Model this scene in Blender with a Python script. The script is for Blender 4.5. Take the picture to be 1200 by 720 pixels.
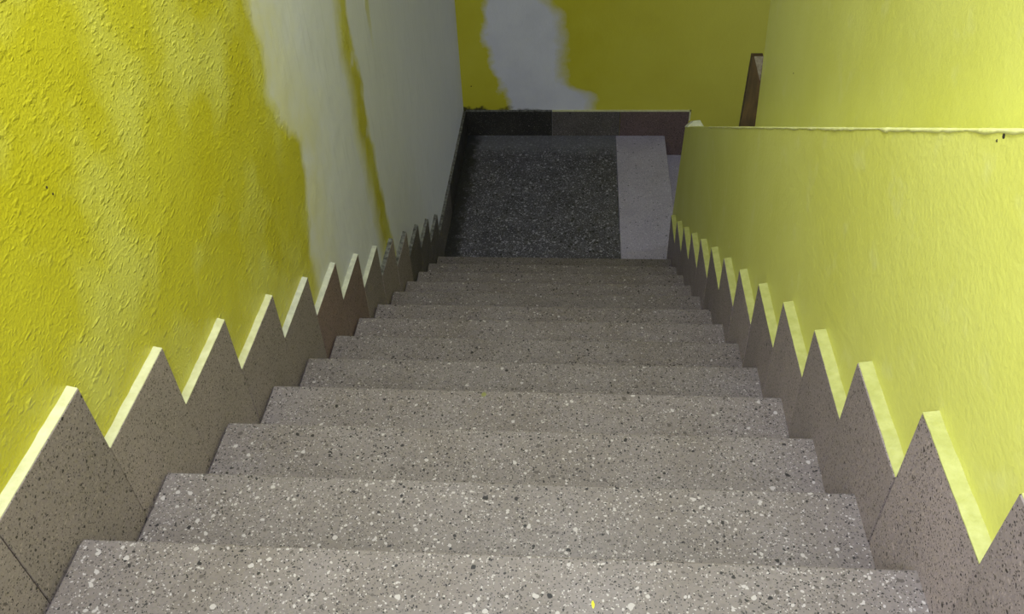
import bpy, bmesh, math, random
from mathutils import Matrix, Vector, noise

scene = bpy.context.scene
for o in list(bpy.data.objects):
    bpy.data.objects.remove(o, do_unlink=True)
COL = scene.collection
random.seed(7)

# ------------------------------------------------------------------ camera
cam_data = bpy.data.cameras.new('camera')
cam_data.sensor_width = 36.0
cam_data.lens = 30.7586
cam_data.clip_start = 0.02
cam = bpy.data.objects.new('camera', cam_data)
COL.objects.link(cam)
right = Vector((0.99716560, 0.06581161, -0.03646370))
up = Vector((-0.01649165, 0.66404539, 0.74751037))
fwd = Vector((-0.07340841, 0.74479028, -0.66324856))
M = Matrix((right, up, -fwd)).transposed().to_4x4()
M.translation = Vector((0.92043, -0.87450, 1.37495))
cam.matrix_world = M
scene.camera = cam

# ------------------------------------------------------------------ world, light, exposure
world = bpy.data.worlds.new('sky')
scene.world = world
world.use_nodes = True
bgn = world.node_tree.nodes['Background']
bgn.inputs['Color'].default_value = (0.75, 0.86, 1.0, 1)
bgn.inputs['Strength'].default_value = 1.0

def area(name, loc, aim, sx, sy, power, color):
    d = bpy.data.lights.new(name, 'AREA')
    d.shape = 'RECTANGLE'; d.size = sx; d.size_y = sy
    d.energy = power; d.color = color
    o = bpy.data.objects.new(name, d)
    COL.objects.link(o)
    o.location = loc
    o.rotation_euler = (Vector(aim) - Vector(loc)).to_track_quat('-Z', 'Y').to_euler()
    return o
# daylight entering by the window of the upper landing, behind the photographer
WIN = (-1.90, -0.70, 1.25, 2.35)      # y0, y1, z0, z1, in the left wall
FRONT_Y = -2.2
# and, mostly, by the skylight over the flight
SKY = (0.40, 1.25, -1.60, 1.60)      # x0, x1, y0, y1
area('window_daylight', (-0.12, -1.30, 1.80), (1.6, 0.9, 0.5), 1.05, 1.0, 44, (0.88, 0.92, 1.0))
area('skylight_daylight', (0.825, 0.0, 2.68), (0.825, 0.0, 0.0), 0.82, 3.15, 84, (0.88, 0.92, 1.0))
# a lower window lights the next flight, round the corner
LOW_WIN = (4.00, 5.10, -1.70, -0.50)     # y0, y1, z0, z1
area('lower_window_daylight', (3.80, 4.55, -1.10), (0.0, 4.55, -1.3), 1.05, 1.15, 6.5, (0.85, 0.92, 1.0))

vs = scene.view_settings
vs.view_transform = 'Standard'
vs.look = 'None'
vs.gamma = 1.0
vs.use_curve_mapping = False
vs.exposure = 0.27

# ------------------------------------------------------------------ measures
RUN, RISE, WID = 0.300, 0.18114, 1.518
TILE_H, TILE_DY = 0.20877, 0.17788
N_LAND = 13
Z_LAND = -N_LAND * RISE
Y_BACK = 5.443
WALL_L = -0.020
WALL_R = 1.546
UP_R = 1.740
CEIL = 2.60

# ------------------------------------------------------------------ materials
class NT:
    def __init__(self, name):
        self.m = bpy.data.materials.new(name)
        self.m.use_nodes = True
        self.t = self.m.node_tree
        self.n = self.t.nodes
        self.b = self.n['Principled BSDF']
    def add(self, kind, **kw):
        nd = self.n.new(kind)
        for k, v in kw.items():
            if k.startswith('i_'):
                nd.inputs[k[2:].replace('_', ' ')].default_value = v
            else:
                setattr(nd, k, v)
        return nd
    def link(self, a, b):
        self.t.links.new(a, b)
    def pos(self):
        return self.add('ShaderNodeNewGeometry').outputs['Position']
    def math(self, op, a, b=0.0, c=None, clamp=False):
        nd = self.add('ShaderNodeMath', operation=op, use_clamp=clamp)
        for i, v in enumerate((a, b, c)):
            if v is None: continue
            if isinstance(v, (int, float)): nd.inputs[i].default_value = v
            else: self.link(v, nd.inputs[i])
        return nd.outputs[0]
    def noise(self, vec, scale, detail=3.0, rough=0.55):
        nd = self.add('ShaderNodeTexNoise')
        nd.inputs['Scale'].default_value = scale
        nd.inputs['Detail'].default_value = detail
        nd.inputs['Roughness'].default_value = rough
        self.link(vec, nd.inputs['Vector'])
        return nd.outputs['Fac']
    def step(self, v, lo, hi):
        nd = self.add('ShaderNodeMapRange', clamp=True)
        self.link(v, nd.inputs['Value'])
        nd.inputs['From Min'].default_value = lo
        nd.inputs['From Max'].default_value = hi
        return nd.outputs['Result']
    def mix(self, fac, a, b, blend='MIX'):
        nd = self.add('ShaderNodeMix', data_type='RGBA', blend_type=blend)
        for sock, v in ((nd.inputs[0], fac), (nd.inputs[6], a), (nd.inputs[7], b)):
            if isinstance(v, (int, float)): sock.default_value = v
            elif isinstance(v, tuple): sock.default_value = (*v, 1.0) if len(v) == 3 else v
            else: self.link(v, sock)
        return nd.outputs[2]
    def curve(self, v, pts, lo, hi, olo, ohi):
        """piecewise boundary: v in lo..hi -> olo..ohi through pts"""
        x = self.step(v, lo, hi)
        nd = self.add('ShaderNodeFloatCurve')
        self.link(x, nd.inputs['Value'])
        cv = nd.mapping.curves[0]
        P = sorted(((a - lo) / (hi - lo), (b - olo) / (ohi - olo)) for a, b in pts)
        cv.points[0].location = (0.0, P[0][1]); cv.points[1].location = (1.0, P[-1][1])
        for a, b in P:
            if 0.001 < a < 0.999:
                cv.points.new(a, b)
        for q in cv.points: q.handle_type = 'VECTOR'
        nd.mapping.update()
        return self.math('MULTIPLY_ADD', nd.outputs['Value'], ohi - olo, olo)
    def color(self, c): 
        if isinstance(c, tuple): self.b.inputs['Base Color'].default_value = (*c, 1)
        else: self.link(c, self.b.inputs['Base Color'])
    def rough(self, r):
        if isinstance(r, (int, float)): self.b.inputs['Roughness'].default_value = r
        else: self.link(r, self.b.inputs['Roughness'])
    def bump(self, h, strength, dist):
        nd = self.add('ShaderNodeBump')
        nd.inputs['Strength'].default_value = strength
        nd.inputs['Distance'].default_value = dist
        self.link(h, nd.inputs['Height'])
        self.link(nd.outputs['Normal'], self.b.inputs['Normal'])
    def xyz(self, p):
        s = self.add('ShaderNodeSeparateXYZ')
        self.link(p, s.inputs[0])
        return s.outputs

GOLD = (0.52, 0.485, 0.035)
GOLD_D = (0.47, 0.425, 0.016)
LEMON = (0.63, 0.64, 0.165)
LEMON_D = (0.585, 0.59, 0.12)
PLASTER = (0.60, 0.605, 0.71)

def paint_relief(k, p, amt, scale=1.0):
    a = k.noise(p, 75 * scale, 3.0, 0.6)
    b = k.noise(p, 22 * scale, 3.0, 0.6)
    c = k.noise(p, 4.0, 2.0)
    h = k.math('MULTIPLY_ADD', b, 1.4, a)
    h = k.math('MULTIPLY_ADD', c, 1.5, h)
    k.bump(h, amt * 0.5, 0.004)

def mat_wall_left():
    k = NT('gold_paint_and_bare_plaster'); p = k.pos(); x, y, z = k.xyz(p)
    big = k.noise(p, 2.2, 4.0); fine = k.noise(p, 26, 3.0)
    gold = k.mix(k.step(big, 0.35, 0.65), GOLD_D, GOLD)
    gold = k.mix(k.step(k.noise(p, 3.2, 5), 0.48, 0.66), gold, (0.56, 0.54, 0.10))
    wob = k.math('MULTIPLY_ADD', k.noise(p, 9, 3), 0.10, -0.05)
    wob = k.math('ADD', wob, k.math('MULTIPLY_ADD', fine, 0.03, -0.015))
    yy = k.math('ADD', y, wob)
    e0 = k.curve(z, [(3.0, 1.38), (0.425, 1.462), (0.257, 1.495), (0.117, 1.446), (-0.012, 1.518), (-0.141, 1.640), (-0.319, 1.586), (-0.451, 1.518), (-0.625, 1.469), (-3.0, 1.42)], -3, 3, 1, 3)
    s0 = k.curve(z, [(3.0, 2.44), (0.042, 2.394), (-0.144, 2.343), (-0.318, 2.392), (-0.506, 2.371), (-0.67, 2.397), (-0.946, 2.433), (-1.307, 2.46), (-3, 2.5)], -3, 3, 1, 3)
    s1 = k.curve(z, [(3.0, 2.45), (-0.018, 2.49), (-0.181, 2.489), (-0.392, 2.535), (-0.599, 2.532), (-0.84, 2.558), (-1.05, 2.581), (-1.259, 2.619), (-1.396, 2.65), (-3, 2.7)], -3, 3, 1, 3)
    white = k.step(k.math('SUBTRACT', yy, e0), -0.015, 0.045)
    inA = k.step(k.math('SUBTRACT', yy, s0), -0.10, 0.05)
    inB = k.step(k.math('SUBTRACT', s1, yy), -0.03, 0.02)
    # the streak thins out towards mid height, as brushed
    patchy = k.step(k.noise(p, 7, 4), 0.18, 0.42)
    streak = k.math('MULTIPLY', k.math('MULTIPLY', inA, inB), patchy)
    t2 = k.math('ABSOLUTE', k.math('SUBTRACT', yy, 2.835))
    thin = k.math('MULTIPLY', k.math('SUBTRACT', 1.0, k.step(t2, 0.012, 0.035)), k.step(z, -0.38, -0.15))
    thin = k.math('MULTIPLY', thin, 0.6)
    unpaint = k.math('MULTIPLY', white, k.math('SUBTRACT', 1.0, k.math('MAXIMUM', streak, thin)))
    # thin, see-through first coat near the edge of the bare area
    veil = k.math('MULTIPLY', k.math('SUBTRACT', 1.0, k.step(k.math('SUBTRACT', yy, e0), 0.02, 0.42)), 0.75)
    veil = k.math('MULTIPLY', veil, k.step(k.noise(p, 6, 3), 0.22, 0.55))
    pl = k.mix(k.step(k.noise(p, 3.5, 4), 0.35, 0.7), PLASTER, (0.62, 0.625, 0.72))
    sm = k.add('ShaderNodeMapping'); sm.inputs['Scale'].default_value = (1, 14, 1.2); k.link(p, sm.inputs['Vector'])
    pl = k.mix(k.math('MULTIPLY', k.step(k.noise(sm.outputs[0], 3, 3), 0.55, 0.75), 0.35), pl, (0.44, 0.445, 0.53))
    pl = k.mix(veil, pl, (0.60, 0.57, 0.30))
    col = k.mix(unpaint, gold, pl)
    k.color(col)
    k.rough(k.math('MULTIPLY_ADD', unpaint, 0.4, 0.33))
    k.b.inputs['Specular IOR Level'].default_value = 0.45
    mp = k.add('ShaderNodeMapping'); mp.inputs['Scale'].default_value = (1, 0.45, 1.0); k.link(p, mp.inputs['Vector'])
    q = mp.outputs[0]
    patch = k.step(k.noise(p, 3.0, 3), 0.36, 0.62)
    h = None
    for sc, th, amp in ((130, 0.50, 0.9), (70, 0.28, 1.3)):
        v = k.add('ShaderNodeTexVoronoi', feature='F1'); v.inputs['Scale'].default_value = sc
        wv = k.add('ShaderNodeTexNoise'); wv.inputs['Scale'].default_value = sc * 1.3; k.link(q, wv.inputs['Vector'])
        ad = k.add('ShaderNodeVectorMath', operation='MULTIPLY_ADD'); k.link(wv.outputs['Color'], ad.inputs[0]); ad.inputs[1].default_value = (1.2 / sc,) * 3; k.link(q, ad.inputs[2])
        k.link(ad.outputs[0], v.inputs['Vector'])
        sp = k.add('ShaderNodeSeparateColor'); k.link(v.outputs['Color'], sp.inputs[0])
        d = k.math('MULTIPLY', k.step(k.math('SUBTRACT', 0.5, v.outputs['Distance']), 0.0, 0.45), k.step(k.math('SUBTRACT', th, sp.outputs[0]), 0.0, 0.1))
        h = k.math('MULTIPLY', d, amp) if h is None else k.math('MULTIPLY_ADD', d, amp, h)
    h = k.math('MULTIPLY', h, k.math('MULTIPLY_ADD', patch, 0.7, 0.3))
    h = k.math('MULTIPLY_ADD', k.noise(p, 150, 2), 0.9, h)
    h = k.math('MULTIPLY', h, k.math('MULTIPLY_ADD', unpaint, -0.88, 1.0))
    h = k.math('MULTIPLY_ADD', k.noise(p, 6, 2), 2.6, h)
    k.bump(h, 0.8, 0.0022)
    return k.m

def mat_wall_back():
    k = NT('gold_paint_with_grey_patch'); p = k.pos(); x, y, z = k.xyz(p)
    gold = k.mix(k.step(k.noise(p, 2.0, 4), 0.35, 0.65), GOLD_D, GOLD)
    gold = k.mix(k.math('MULTIPLY', k.step(x, 0.9, 2.2), 0.7), gold, (0.53, 0.50, 0.09))  # paler to the right: grazing side daylight put into the paint colour
    wob = k.math('MULTIPLY_ADD', k.noise(p, 8, 4), 0.16, -0.08)
    xx = k.math('ADD', x, wob)
    l = k.curve(z, [(2, 0.22), (-1.212, 0.20), (-1.545, 0.187), (-1.685, 0.226), (-1.976, 0.313), (-2.135, 0.375), (-3, 0.5)], -3, 2, 0, 2)
    r = k.curve(z, [(2, 0.55), (-1.216, 0.661), (-1.347, 0.755), (-1.617, 0.774), (-1.90, 0.79), (-1.95, 0.92), (-1.99, 1.00), (-2.135, 1.02), (-3, 1.02)], -3, 2, 0, 2)
    m = k.math('MULTIPLY', k.step(k.math('SUBTRACT', xx, l), -0.03, 0.03), k.step(k.math('SUBTRACT', r, xx), -0.06, 0.06))
    pl = k.mix(k.step(k.noise(p, 5, 4), 0.35, 0.7), PLASTER, (0.54, 0.545, 0.66))
    col = k.mix(m, gold, pl)
    # black mould rising from the skirting in the corner
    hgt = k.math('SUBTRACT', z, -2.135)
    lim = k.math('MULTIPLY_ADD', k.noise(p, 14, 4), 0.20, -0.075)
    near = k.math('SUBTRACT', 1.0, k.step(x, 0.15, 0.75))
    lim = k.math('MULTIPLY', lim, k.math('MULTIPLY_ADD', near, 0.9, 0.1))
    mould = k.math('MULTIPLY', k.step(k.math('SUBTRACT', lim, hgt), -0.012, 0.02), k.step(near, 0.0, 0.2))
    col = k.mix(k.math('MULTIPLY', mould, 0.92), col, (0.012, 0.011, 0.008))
    k.color(col); k.rough(0.6)
    paint_relief(k, p, 0.6)
    return k.m

def mat_lemon(name='lemon_paint', relief=0.55):
    k = NT(name); p = k.pos()
    col = k.mix(k.step(k.noise(p, 1.8, 4), 0.35, 0.65), LEMON_D, LEMON)
    col = k.mix(k.math('MULTIPLY', k.step(k.noise(p, 9, 4), 0.58, 0.72), 0.5), col, (0.64, 0.65, 0.24))
    k.color(col); k.rough(0.5)
    k.b.inputs['Specular IOR Level'].default_value = 0.4
    paint_relief(k, p, relief)
    return k.m

def mat_terrazzo(name, base, base2, light, dark, mid, scale=1.0, dens=0.30, rough=0.55, dust_shade=None, big=0.45):
    k = NT(name); p = k.pos()
    oi = k.add('ShaderNodeObjectInfo')
    warp = k.add('ShaderNodeVectorMath', operation='MULTIPLY_ADD')
    nt = k.add('ShaderNodeTexNoise'); nt.inputs['Scale'].default_value = 60; k.link(p, nt.inputs['Vector'])
    k.link(nt.outputs['Color'], warp.inputs[0]); warp.inputs[1].default_value = (0.012, 0.012, 0.012); k.link(p, warp.inputs[2])
    wp = warp.outputs[0]
    col = k.mix(k.step(k.noise(p, 5, 4), 0.35, 0.65), base, base2)
    col = k.mix(k.math('MULTIPLY', k.step(k.noise(p, 160, 2), 0.45, 0.7), 0.45), col, tuple(c * 0.55 for c in base))
    for sc, th, szr in ((300 * scale, dens * 1.35, 0.46), (150 * scale, dens * 0.75, 0.42), (72 * scale, dens * big, 0.36)):
        v = k.add('ShaderNodeTexVoronoi', feature='F1'); v.inputs['Scale'].default_value = sc
        k.link(wp, v.inputs['Vector'])
        sp = k.add('ShaderNodeSeparateColor'); k.link(v.outputs['Color'], sp.inputs[0])
        present = k.math('LESS_THAN', sp.outputs[0], th)
        size = k.math('MULTIPLY_ADD', sp.outputs[1], 0.28, szr - 0.18)
        inside = k.step(k.math('SUBTRACT', size, v.outputs['Distance']), -0.02, 0.06)
        mask = k.math('MULTIPLY', present, inside)
        cr = k.add('ShaderNodeValToRGB'); cr.color_ramp.interpolation = 'CONSTANT'
        els = cr.color_ramp.elements
        els[0].position = 0; els[0].color = (*light, 1)
        els[1].position = 0.30; els[1].color = (*mid, 1)
        e = els.new(0.60); e.color = (*dark, 1)
        k.link(sp.outputs[2], cr.inputs[0])
        col = k.mix(mask, col, cr.outputs[0])
    var = k.math('MULTIPLY_ADD', oi.outputs['Random'], 0.22, 0.89)
    hsv = k.add('ShaderNodeHueSaturation'); k.link(var, hsv.inputs['Value']); k.link(col, hsv.inputs['Color'])
    col = hsv.outputs[0]
    if dust_shade: col = dust_shade(k, p, col)
    k.color(col)
    k.rough(k.math('MULTIPLY_ADD', k.noise(p, 12, 3), 0.25, rough - 0.12))
    k.bump(k.noise(p, 300, 2), 0.12, 0.002)
    return k.m

def landing_wear_shade(k, p, col):
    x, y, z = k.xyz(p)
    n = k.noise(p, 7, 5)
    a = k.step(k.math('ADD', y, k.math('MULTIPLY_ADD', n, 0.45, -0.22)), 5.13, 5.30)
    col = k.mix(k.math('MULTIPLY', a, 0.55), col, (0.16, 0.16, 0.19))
    g = k.math('SUBTRACT', 1.0, k.step(k.math('ADD', x, k.math('MULTIPLY_ADD', k.noise(p, 15, 4), 0.20, -0.10)), 0.06, 0.14))  # black strip along the left wall: grime with the corner's shade painted in
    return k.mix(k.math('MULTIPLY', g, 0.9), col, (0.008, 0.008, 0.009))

def plain(name, c, rough=0.6, c2=None, sc=20, bump=0.0):
    k = NT(name); p = k.pos()
    k.color(k.mix(k.step(k.noise(p, sc, 4), 0.35, 0.65), c, c2 or tuple(v * 0.8 for v in c)))
    k.rough(rough)
    if bump: k.bump(k.noise(p, 60, 3), bump, 0.004)
    return k.m

M_WL = mat_wall_left()
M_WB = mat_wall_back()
M_LEM = mat_lemon()
M_TREAD = mat_terrazzo('tread_terrazzo', (0.168, 0.144, 0.142), (0.140, 0.117, 0.110), (0.34, 0.31, 0.305), (0.009, 0.007, 0.008), (0.065, 0.054, 0.050))
M_SKIRT = mat_terrazzo('skirting_terrazzo', (0.27, 0.222, 0.228), (0.24, 0.20, 0.203), (0.34, 0.28, 0.28), (0.025, 0.020, 0.020), (0.10, 0.08, 0.078), dens=0.34, big=0.1)
M_SKIRT_RED = mat_terrazzo('reddish_skirting_terrazzo', (0.23, 0.155, 0.15), (0.20, 0.14, 0.14), (0.30, 0.22, 0.22), (0.02, 0.015, 0.015), (0.07, 0.05, 0.045))
M_SKIRT_BLACK = mat_terrazzo('grimy_shaded_skirting_terrazzo', (0.022, 0.02, 0.019), (0.012, 0.011, 0.011), (0.16, 0.15, 0.14), (0.006, 0.006, 0.006), (0.04, 0.035, 0.03), dens=0.2)  # near-black stone: grime plus landing-corner shade put into the colour
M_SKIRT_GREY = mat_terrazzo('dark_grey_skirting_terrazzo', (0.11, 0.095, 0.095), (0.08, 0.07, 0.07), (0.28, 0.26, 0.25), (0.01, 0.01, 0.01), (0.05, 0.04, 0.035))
M_DARK = mat_terrazzo('dark_landing_terrazzo', (0.080, 0.076, 0.096), (0.045, 0.043, 0.057), (0.26, 0.25, 0.30), (0.004, 0.004, 0.005), (0.02, 0.02, 0.023), scale=0.55, dens=0.62, dust_shade=landing_wear_shade, big=0.6)
M_PALE = mat_terrazzo('pale_landing_terrazzo', (0.34, 0.31, 0.40), (0.29, 0.265, 0.34), (0.46, 0.43, 0.53), (0.12, 0.11, 0.14), (0.22, 0.20, 0.26), scale=0.8, dens=0.26)
M_BACK_RED = mat_terrazzo('dark_red_skirting_terrazzo', (0.115, 0.075, 0.078), (0.09, 0.06, 0.064), (0.20, 0.14, 0.15), (0.008, 0.006, 0.006), (0.04, 0.03, 0.028))
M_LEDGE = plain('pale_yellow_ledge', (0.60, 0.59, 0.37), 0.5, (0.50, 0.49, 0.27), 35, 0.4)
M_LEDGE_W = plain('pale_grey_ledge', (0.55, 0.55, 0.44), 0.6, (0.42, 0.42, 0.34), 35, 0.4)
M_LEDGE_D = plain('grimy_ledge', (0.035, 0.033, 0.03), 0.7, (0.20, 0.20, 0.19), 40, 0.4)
M_LEDGE_R = plain('lemon_ledge', (0.42, 0.43, 0.15), 0.5, (0.34, 0.35, 0.10), 35, 0.4)
M_CONC = plain('grey_concrete', (0.10, 0.095, 0.09), 0.8, None, 8, 0.3)
M_CEIL = plain('off_white_ceiling', (0.75, 0.74, 0.70), 0.8)
M_CRUST = plain('pale_plaster_crust', (0.72, 0.72, 0.34), 0.6, (0.62, 0.63, 0.22), 30, 0.5)
M_WHITE = plain('white_plaster', (0.78, 0.78, 0.68), 0.6, (0.60, 0.62, 0.45), 40, 0.3)
M_FRAME = plain('grey_window_paint', (0.5, 0.5, 0.5), 0.5)
M_HOLE = plain('dark_chip', (0.02, 0.016, 0.006), 0.9)
M_YDRIP = plain('yellow_paint_drip', (0.75, 0.70, 0.05), 0.4)
M_GDRIP = plain('dull_green_paint_drip', (0.17, 0.17, 0.06), 0.5)

def mat_wood():
    k = NT('dark_brown_wood'); p = k.pos()
    mp = k.add('ShaderNodeMapping'); mp.inputs['Scale'].default_value = (60, 60, 4); k.link(p, mp.inputs['Vector'])
    n = k.noise(mp.outputs[0], 1.0, 4)
    k.color(k.mix(k.step(n, 0.35, 0.65), (0.035, 0.020, 0.008), (0.075, 0.042, 0.016))); k.rough(0.6)
    return k.m
M_WOOD = mat_wood()
M_WOODEND = plain('grey_weathered_end_grain', (0.25, 0.22, 0.18), 0.8, (0.15, 0.12, 0.09), 60)

# ------------------------------------------------------------------ mesh helpers
def obj(name, bm, mat, parent=None, smooth=False):
    me = bpy.data.meshes.new(name)
    bmesh.ops.recalc_face_normals(bm, faces=bm.faces)
    bm.to_mesh(me); bm.free()
    me.materials.append(mat)
    if smooth:
        for f in me.polygons: f.use_smooth = True
    o = bpy.data.objects.new(name, me)
    COL.objects.link(o)
    if parent: o.parent = parent
    return o

def empty(name, loc=(0, 0, 0)):
    o = bpy.data.objects.new(name, None)
    COL.objects.link(o)
    o.location = (0, 0, 0)
    o.empty_display_size = 0.1
    return o

def tag(o, label=None, cat=None, kind=None, group=None):
    if label: o['label'] = label
    if cat: o['category'] = cat
    if kind: o['kind'] = kind
    if group: o['group'] = group
    return o

def box(bm, x0, x1, y0, y1, z0, z1):
    v = [bm.verts.new((x, y, z)) for x in (x0, x1) for y in (y0, y1) for z in (z0, z1)]
    for f in ((0, 1, 3, 2), (4, 6, 7, 5), (0, 4, 5, 1), (2, 3, 7, 6), (0, 2, 6, 4), (1, 5, 7, 3)):
        bm.faces.new([v[i] for i in f])
    return v

def bbox(x0, x1, y0, y1, z0, z1, bev=0.0, seg=1):
    bm = bmesh.new(); box(bm, x0, x1, y0, y1, z0, z1)
    if bev:
        bmesh.ops.bevel(bm, geom=bm.edges[:], offset=bev, segments=seg, affect='EDGES', profile=0.5)
    return bm

def prism(pts, axis, a, b):
    """extrude a polygon given in the two other axes"""
    bm = bmesh.new()
    def P(u, w, t):
        return {'x': (t, u, w), 'y': (u, t, w), 'z': (u, w, t)}[axis]
    A = [bm.verts.new(P(u, w, a)) for u, w in pts]
    B = [bm.verts.new(P(u, w, b)) for u, w in pts]
    bm.faces.new(A); bm.faces.new(B[::-1])
    n = len(pts)
    for i in range(n):
        bm.faces.new((A[i], A[(i + 1) % n], B[(i + 1) % n], B[i]))
    return bm

# ------------------------------------------------------------------ setting: walls
Z_LOW = -4.4
X_FAR = 3.7
bm = bmesh.new()
for a in ((FRONT_Y - 0.15, WIN[0], Z_LOW, CEIL + 0.1), (WIN[1], Y_BACK + 0.15, Z_LOW, CEIL + 0.1), (WIN[0], WIN[1], Z_LOW, WIN[2]), (WIN[0], WIN[1], WIN[3], CEIL + 0.1)):
    box(bm, WALL_L - 0.15, WALL_L, *a)
wl = obj('wall_left', bm, M_WL)
tag(wl, 'rough golden yellow wall with a large bare grey plaster area', 'wall', 'structure')
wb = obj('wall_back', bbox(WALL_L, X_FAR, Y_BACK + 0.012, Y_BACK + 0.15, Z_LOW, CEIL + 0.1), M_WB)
tag(wb, 'dark golden yellow end wall with grey plaster patch above the landing', 'wall', 'structure')

def par_top(y):
    return 0.718 - 0.5757 * (y - 0.262)

# upper right wall, set back behind the parapet; it ends before the landing
bm = bmesh.new()
def up_end(z): return 2.812 + (z + 0.745) * 0.19
zt = CEIL + 0.1
pts = [(FRONT_Y - 0.15, Z_LOW), (2.80, Z_LOW), (2.80, -0.80), (2.812, -0.745), (up_end(1.0), 1.0), (up_end(1.0), zt), (FRONT_Y - 0.15, zt)]
wr = obj('wall_right', prism(pts, 'x', UP_R, UP_R + 0.36), M_LEM)
tag(wr, 'lemon yellow upper wall rising behind the sloping parapet', 'wall', 'structure')
# inner wall of the lower flight, round the corner
w2 = obj('wall_inner', bbox(2.10, X_FAR, 3.60, 3.77, Z_LOW, zt), M_LEM)
tag(w2, 'yellow inner wall beside the lower flight round the corner', 'wall', 'structure')
w3 = obj('wall_inner_side', bbox(2.10, 2.25, 2.70, 3.60, Z_LOW, zt), M_LEM)
tag(w3, 'yellow wall return behind the end of the upper right wall', 'wall', 'structure')
w4 = empty('wall_far_right')
bm = bmesh.new()
for a in ((3.60, LOW_WIN[0], Z_LOW, zt), (LOW_WIN[1], Y_BACK + 0.15, Z_LOW, zt), (LOW_WIN[0], LOW_WIN[1], Z_LOW, LOW_WIN[2]), (LOW_WIN[0], LOW_WIN[1], LOW_WIN[3], zt)):
    box(bm, X_FAR, X_FAR + 0.15, *a)
obj('wall_panel', bm, M_LEM, w4)
lw = empty('window_3')
tag(lw, 'grey framed window over the lower flight round the corner', 'window', 'structure')
bm = bmesh.new()
for a in ((LOW_WIN[0], LOW_WIN[0] + .04, LOW_WIN[2], LOW_WIN[3]), (LOW_WIN[1] - .04, LOW_WIN[1], LOW_WIN[2], LOW_WIN[3]), (LOW_WIN[0], LOW_WIN[1], LOW_WIN[2], LOW_WIN[2] + .04), (LOW_WIN[0], LOW_WIN[1], LOW_WIN[3] - .04, LOW_WIN[3])):
    box(bm, X_FAR + 0.03, X_FAR + 0.07, *a)
obj('window_frame', bm, M_FRAME, lw)
tag(w4, 'yellow wall closing the lower flight on its far side', 'wall', 'structure')

# wall behind the photographer, and the window of the upper landing
wf = obj('wall_front', bbox(WALL_L, UP_R, FRONT_Y - 0.15, FRONT_Y, 0.2, zt), M_LEM)
tag(wf, 'yellow wall of the upper landing behind the photographer', 'wall', 'structure')
win = empty('window_1')
tag(win, 'grey framed window of the upper landing', 'window', 'structure')
bm = bmesh.new()
for a in ((WIN[0], WIN[0] + .04, WIN[2], WIN[3]), (WIN[1] - .04, WIN[1], WIN[2], WIN[3]), (WIN[0], WIN[1], WIN[2], WIN[2] + .04), (WIN[0], WIN[1], WIN[3] - .04, WIN[3])):
    box(bm, WALL_L - 0.08, WALL_L - 0.04, *a)
obj('window_frame', bm, M_FRAME, win)
ce = empty('ceiling')
bm = bmesh.new()
for a in ((WALL_L - 0.15, SKY[0], FRONT_Y - 0.15, Y_BACK + 0.15), (SKY[1], X_FAR + 0.15, FRONT_Y - 0.15, Y_BACK + 0.15), (SKY[0], SKY[1], FRONT_Y - 0.15, SKY[2]), (SKY[0], SKY[1], SKY[3], Y_BACK + 0.15)):
    box(bm, *a, CEIL, CEIL + 0.1)
obj('ceiling_panel', bm, M_CEIL, ce)
sk = empty('window_2')
tag(sk, 'grey framed skylight over the top of the flight', 'skylight', 'structure')
bm = bmesh.new()
for a in ((SKY[0], SKY[0] + .03, SKY[2], SKY[3]), (SKY[1] - .03, SKY[1], SKY[2], SKY[3]), (SKY[0], SKY[1], SKY[2], SKY[2] + .03), (SKY[0], SKY[1], SKY[3] - .03, SKY[3])):
    box(bm, *a, CEIL + 0.02, CEIL + 0.06)
obj('window_frame', bm, M_FRAME, sk)
tag(ce, 'off white ceiling over the stairwell', 'ceiling', 'structure')

# ------------------------------------------------------------------ parapet
par = empty('parapet')
tag(par, 'low lemon yellow parapet wall sloping down beside the stairs', 'parapet', 'structure')
bm = bmesh.new()
NY = 90
Y0, Y1 = FRONT_Y, 3.768
rows = []
for i in range(NY + 1):
    t = i / NY
    y = Y0 + (Y1 - Y0) * t
    zt_ = min(par_top(y), par_top(-1.5)) + 0.003 * noise.noise((y * 9, 0, 0)) - 0.002
    yb = Y0 + (4.03 - Y0) * t
    ym = y
    # slight batter of the free end, as seen on the corner
    row = []
    for X in (WALL_R, WALL_R + 0.010, UP_R + 0.02):
        row.append(bm.verts.new((X, y, zt_ - (0.004 if X == WALL_R else 0))))
    lo = []
    for X in (WALL_R, UP_R + 0.02):
        lo.append(bm.verts.new((X, y + (yb - y) * 1.05, Z_LAND - 0.25 if i == NY else Z_LOW)))
    rows.append((row, lo))
for i in range(NY):
    (a, la), (b, lb) = rows[i], rows[i + 1]
    for j in range(2):
        bm.faces.new((a[j], a[j + 1], b[j + 1], b[j]))
    bm.faces.new((la[0], a[0], b[0], lb[0]))
    bm.faces.new((a[2], la[1], lb[1], b[2]))
    bm.faces.new((la[1], la[0], lb[0], lb[1]))
for e in (0, NY):
    a, la = rows[e]
    bm.faces.new((a[0], a[1], a[2], la[1], la[0]))
obj('parapet_body', bm, M_LEM, par)
obj('parapet_shelf', prism([(2.78, Z_LOW), (3.70, Z_LOW), (3.70, par_top(3.70) - 0.01), (2.78, par_top(2.78) - 0.01)], 'x', UP_R, 2.12), M_LEM, par)
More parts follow.
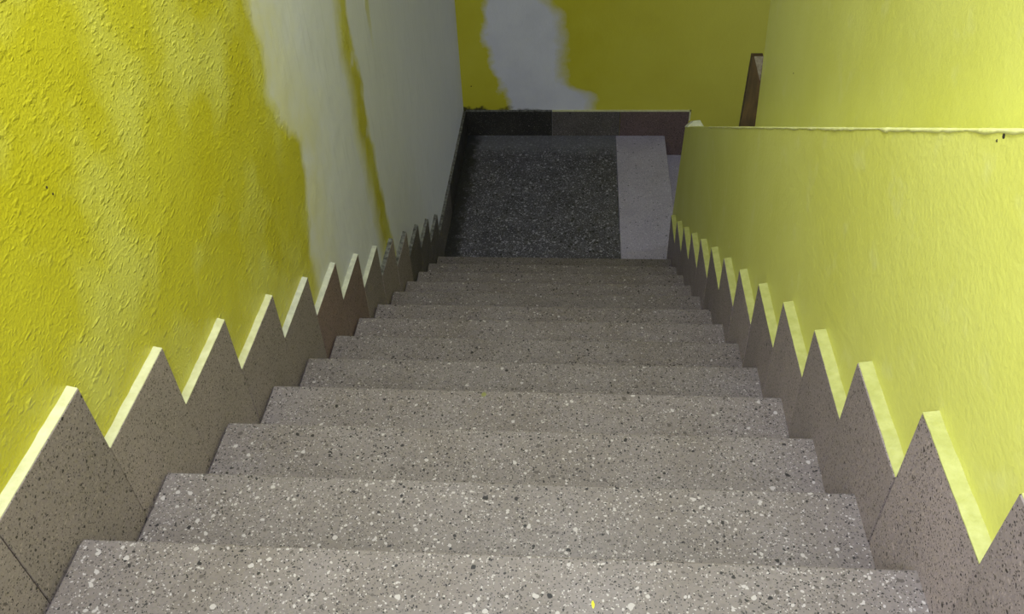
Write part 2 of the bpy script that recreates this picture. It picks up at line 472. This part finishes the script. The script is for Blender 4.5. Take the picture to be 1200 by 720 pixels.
# rough plaster bead left along the top edge
bm = bmesh.new()
prev = None
for i in range(240):
    y = -0.9 + i * (2.95 + 0.9) / 239
    th = 0.0065 + 0.006 * noise.noise((y * 13, 3.1, 0)) + 0.004 * noise.noise((y * 41, 7.7, 0))
    th = max(th * 0.62, 0.0015)
    z = par_top(y) - 0.003
    ring = [bm.verts.new((WALL_R + dx, y, z + dz)) for dx, dz in ((0.004, th * 0.5), (-th * 0.6, 0.001), (-th * 0.45, -th * 1.3), (0.004, -th * 1.8))]
    if prev:
        for j in range(4):
            bm.faces.new((prev[j], prev[(j + 1) % 4], ring[(j + 1) % 4], ring[j]))
    else: bm.faces.new(ring)
    prev = ring
bm.faces.new(prev[::-1])
o = obj('plaster_bead', bm, M_CRUST, par, True)
o['label'] = 'pale rough plaster bead along the parapet edge'
# white broken plaster at the free end
bm = prism([(WALL_R - 0.004, 0), (WALL_R + 0.095, 0), (WALL_R + 0.066, 0.046), (WALL_R + 0.03, 0.04), (WALL_R + 0.002, 0.012)], 'y', 3.66, 3.765)
for v in bm.verts: v.co.z += par_top(v.co.y) - 0.006
o = obj('broken_plaster', bm, M_WHITE, par)
o['label'] = 'white broken plaster lump on the parapet end'

# ------------------------------------------------------------------ staircase
NOSE = [(0.003, -0.004), (-0.002, -0.004), (-0.003, 0.001), (0.001, 0.001), (0.001, 0.002), (0.003, 0.004), (0.003, 0.003), (-0.002, 0.001), (0, 0), (0, -0.002)]
stairs = empty('staircase')
tag(stairs, 'straight flight of speckled grey terrazzo steps between the walls', 'staircase', 'structure')
FIRST = -4
def nose(n):
    d = NOSE[n] if 0 <= n < len(NOSE) else (0, 0)
    return n * RUN + d[0], -n * RISE + d[1]
TX0, TX1 = 0.007, WID + 0.004
core = [(FIRST * RUN - RUN, Z_LOW)]
core.append((FIRST * RUN - RUN, nose(FIRST)[1] - 0.035))
for n in range(FIRST, N_LAND):
    y, z = nose(n)
    core.append((y - 0.035, z - 0.035))
    z2 = nose(n + 1)[1] if n + 1 < N_LAND else Z_LAND
    core.append((y - 0.035, z2 - 0.035))
core.append((3.58, Z_LAND - 0.035)); core.append((3.58, Z_LOW))
obj('stair_core', prism(core, 'x', WALL_L + 0.002, WALL_R - 0.002), M_CONC, stairs)
for n in range(FIRST, N_LAND):
    y, z = nose(n)
    yp, zp = nose(n - 1)
    bm = bbox(TX0, TX1, yp - 0.022, y, z - 0.034, z, 0.004, 2)
    obj('tread', bm, M_TREAD, stairs)
    z2 = nose(n + 1)[1] if n + 1 < N_LAND else Z_LAND
    obj('riser', bbox(TX0, TX1, y - 0.036, y - 0.018, z2 - 0.036, z - 0.03), M_TREAD, stairs)
# dried paint drops on two treads
def blob(x, y, z, rx, ry, h, seed):
    bm = bmesh.new()
    n = 10
    c = bm.verts.new((x, y, z + h)); ring = []
    for i in range(n):
        a = 2 * math.pi * i / n
        k = 1 + 0.5 * noise.noise((math.cos(a) * 1.5 + seed, math.sin(a) * 1.5, seed))
        ring.append(bm.verts.new((x + rx * k * math.cos(a), y + ry * k * math.sin(a), z - 0.0005)))
    for i in range(n): bm.faces.new((c, ring[i], ring[(i + 1) % n]))
    return bm
o = obj('paint_drop', blob(0.957, -0.088, nose(0)[1], 0.0035, 0.010, 0.0015, 2.0), M_YDRIP, stairs); o['label'] = 'small yellow paint drop on the stair tread'
o = obj('paint_drop', blob(0.65, 0.885, nose(3)[1], 0.012, 0.012, 0.001, 5.0), M_GDRIP, stairs); o['label'] = 'dull green paint smudge on the stair tread'

# upper landing behind the photographer
ul = obj('floor_upper', bbox(WALL_L, UP_R, FRONT_Y, (FIRST - 1) * RUN - 0.0, -(FIRST - 1) * RISE - 0.2 - RISE, -(FIRST) * RISE), M_TREAD)
tag(ul, 'terrazzo floor of the upper landing behind the photographer', 'floor', 'structure')

# ------------------------------------------------------------------ lower landing
fl = empty('floor')
tag(fl, 'lower landing floor of dark and pale terrazzo slabs', 'floor', 'structure')
YL0 = 3.565
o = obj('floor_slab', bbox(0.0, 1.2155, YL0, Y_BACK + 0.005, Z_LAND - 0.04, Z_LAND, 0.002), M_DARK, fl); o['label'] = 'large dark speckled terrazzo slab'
o = obj('floor_slab', bbox(1.2175, 1.613, YL0, Y_BACK + 0.005, Z_LAND - 0.04, Z_LAND, 0.003), M_PALE, fl); o['label'] = 'pale lilac grey terrazzo slab along the step edge'
obj('floor_core', bbox(WALL_L + 0.002, 1.58, 3.58, Y_BACK + 0.012, Z_LOW, Z_LAND - 0.038), M_CONC, fl)

# lower flight, turning right round the parapet end
low = empty('staircase_lower')
tag(low, 'lower flight of pale terrazzo steps turning away behind the parapet', 'staircase', 'structure')
for j in range(1, 7):
    x0 = 1.613 + (j - 1) * 0.30; z = Z_LAND - j * RISE
    obj('tread', bbox(x0 - 0.03, x0 + 0.30, 3.76, Y_BACK + 0.005, z - 0.035, z, 0.003), M_PALE, low)
    obj('riser', bbox(x0 - 0.035, x0 - 0.018, 3.76, Y_BACK + 0.005, z - 0.005, z + RISE - 0.03), M_PALE, low)

# ------------------------------------------------------------------ stepped skirting
LT = {0: (0.006, 0.004), 1: (-0.008, 0.010), 2: (-0.010, 0.004), 3: (0.003, -0.001), 4: (0.006, -0.001), 5: (0.006, 0.004), 6: (-0.001, -0.002), 7: (-0.004, -0.008), 8: (-0.006, -0.010), 9: (-0.008, -0.008), 10: (-0.004, -0.003), 11: (-0.003, 0.001), 12: (-0.004, 0.001)}
RT = {-1: (0.001, -0.005), 0: (-0.001, 0.002), 1: (0.001, 0.0), 2: (0, -0.004), 3: (0.002, 0.005), 4: (0.004, 0.001), 5: (0.003, 0), 6: (0.001, -0.002), 7: (0.003, 0.001), 8: (0.002, 0.002), 9: (-0.002, -0.003), 10: (-0.002, -0.004), 11: (-0.002, -0.001), 12: (0.004, 0.006)}
def peak(n, T):
    d = T.get(n, (0, 0))
    return n * RUN + TILE_DY + d[0], -n * RISE + TILE_H + d[1]

def skirting(side):
    left = side == 'left'
    T = LT if left else RT
    root = empty('baseboard_' + side)
    tag(root, 'stepped speckled stone skirting along the grey and golden wall' if left else 'stepped speckled stone skirting along the lemon yellow parapet', 'skirting', 'structure')
    xf = 0.0 if left else WID                    # exposed face
    xb = WALL_L - 0.004 if left else WALL_R + 0.004
    s = 1 if left else -1
    for n in range(-4, 13):
        y1, z1 = peak(n, T); y0 = peak(n - 1, T)[0]
        jit = random.uniform(-0.0012, 0.0012)
        zb = -(n + 1) * RISE - 0.03
        if n == 12: zb = Z_LAND - 0.03
        x0, x1 = sorted((xf + jit * s, xb))
        if left:
            mt = M_SKIRT_RED if n in (5, 6) else (M_SKIRT_GREY if n >= 10 else M_SKIRT)  # far left tiles turn grey: grime and landing shade in their colour
        else:
            mt = M_SKIRT
        t = obj('skirting_tile', bbox(x0, x1, y0 + 0.0008, y1 - 0.0008, zb, z1, 0.0012), mt, root)
        # painted plaster fillet lying on the tile, rounded at its end
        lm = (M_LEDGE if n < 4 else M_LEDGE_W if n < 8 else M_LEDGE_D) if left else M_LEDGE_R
        bm = bmesh.new()
        NS = 14; prev = None
        for i in range(NS + 1):
            q = i / NS
            y = y0 + 0.001 + (y1 - y0 - 0.002) * q
            wv = 0.0022 * noise.noise((y * 30, n, 0.5 if left else 9.5))
            bf = xf - s * (0.0008 + abs(wv) * 0.6)
            ring = [bm.verts.new((bf, y, z1 - 0.001)), bm.verts.new((bf, y, z1 + 0.0015)),
                    bm.verts.new((xb, y, z1 + 0.007 + wv * 1.5)), bm.verts.new((xb, y, z1 - 0.001))]
            if prev:
                for j in range(4): bm.faces.new((prev[j], prev[(j + 1) % 4], ring[(j + 1) % 4], ring[j]))
            else: bm.faces.new(ring)
            prev = ring
        bm.faces.new(prev[::-1])
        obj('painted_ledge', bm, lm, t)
    return root
bl = skirting('left')
br = skirting('right')
# level skirting round the landing
ztop = Z_LAND + 0.220
ys = [peak(12, LT)[0] + 0.001, 4.35, 4.90, Y_BACK]
for i in range(3):
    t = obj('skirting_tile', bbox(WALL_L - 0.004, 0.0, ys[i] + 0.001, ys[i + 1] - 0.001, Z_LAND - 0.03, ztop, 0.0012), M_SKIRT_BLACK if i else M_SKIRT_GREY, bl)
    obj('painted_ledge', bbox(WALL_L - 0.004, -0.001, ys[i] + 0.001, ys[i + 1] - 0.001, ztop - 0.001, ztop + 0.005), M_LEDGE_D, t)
bb = empty('baseboard_back')
tag(bb, 'dark stone skirting tiles under the end wall of the landing', 'skirting', 'structure')
xs = [0.0, 0.699, 1.246, 1.793]
for i, mt in enumerate((M_SKIRT_BLACK, M_SKIRT_GREY, M_BACK_RED)):
    zb = Z_LAND - 0.03 if i < 2 else Z_LAND - RISE - 0.02
    t = obj('skirting_tile', bbox(xs[i] + 0.001, xs[i + 1] - 0.001, Y_BACK, Y_BACK + 0.016, zb, ztop, 0.0012), mt, bb)
    obj('painted_ledge', bbox(xs[i] + 0.001, xs[i + 1] + (0.012 if i == 2 else -0.001), Y_BACK - 0.001, Y_BACK + 0.016, ztop - 0.001, ztop + 0.010), M_LEDGE_D if i == 0 else M_LEDGE, t)
obj('painted_ledge', bbox(1.794, 1.806, Y_BACK - 0.001, Y_BACK + 0.016, ztop - 0.08, ztop + 0.010), M_LEDGE, bb)
for j in range(1, 6):
    x0 = 1.793 + (j - 1) * 0.30
    zt2 = ztop - j * RISE
    obj('skirting_tile', bbox(x0 + 0.001, x0 + 0.299, Y_BACK, Y_BACK + 0.016, zt2 - 0.22 - RISE, zt2, 0.0012), M_BACK_RED, bb)

# ------------------------------------------------------------------ wooden plank on the parapet, against the wall end
bm = bmesh.new()
yb0, yb1 = 2.815, 2.850
zb = par_top(2.85) - 0.02
def ring(z, x0, x1, y0, y1): return [bm.verts.new(c) for c in ((x0, y0, z), (x1, y0, z), (x1, y1, z), (x0, y1, z))]
r0 = ring(zb, 1.672, 1.742, yb0, yb1)
r1 = ring(zb + 0.36, 1.690, 1.741, yb0 + 0.06, yb1 + 0.06)
for j in range(4): bm.faces.new((r0[j], r0[(j + 1) % 4], r1[(j + 1) % 4], r1[j]))
bm.faces.new(r0[::-1]); bm.faces.new(r1)
pk = empty('wooden_plank')
tag(pk, 'short dark brown wooden plank upright on the parapet against the wall end', 'plank')
obj('board', bm, M_WOOD, pk)
bm = bmesh.new()
a, b, c = (1.699, yb0 + 0.0585, zb + 0.361), (1.741, yb0 + 0.0585, zb + 0.361), (1.738, yb0 + 0.040, zb + 0.25)
A = [bm.verts.new(v) for v in (a, b, c)]
B = [bm.verts.new((v[0], v[1] + 0.004, v[2])) for v in (a, b, c)]
bm.faces.new(A); bm.faces.new(B[::-1])
for i in range(3): bm.faces.new((A[i], A[(i + 1) % 3], B[(i + 1) % 3], B[i]))
o = obj('splintered_tip', bm, M_WOODEND, pk); o['label'] = 'pale grey splintered tip'

# ------------------------------------------------------------------ small chips and nail holes in the walls
def chip(parent, c, n, r, seed):
    n = Vector(n); u = n.cross(Vector((0, 0, 1))).normalized(); w = n.cross(u)
    bm = bmesh.new(); k = 8
    c = Vector(c)
    ctr = bm.verts.new(c + n * 0.002); rg = []
    for i in range(k):
        a = 2 * math.pi * i / k
        rr = r * (1 + 0.6 * noise.noise((math.cos(a) * 2 + seed, math.sin(a) * 2, seed)))
        rg.append(bm.verts.new(c - n * 0.001 + u * rr * math.cos(a) + w * rr * math.sin(a)))
    for i in range(k): bm.faces.new((ctr, rg[i], rg[(i + 1) % k]))
    obj('nail_hole', bm, M_HOLE, parent)
chip(wr, (UP_R, 2.306, -0.227), (-1, 0, 0), 0.005, 1)
chip(par, (WALL_R, 0.304, 0.680), (-1, 0, 0), 0.007, 4)
chip(par, (WALL_R, 0.318, 0.664), (-1, 0, 0), 0.004, 9)
chip(wl, (WALL_L, 0.368, 0.534), (1, 0, 0), 0.005, 2)
chip(wl, (WALL_L, 0.376, 0.515), (1, 0, 0), 0.004, 6)
chip(wb, (0.057, Y_BACK + 0.012, -1.916), (0, -1, 0), 0.008, 3)
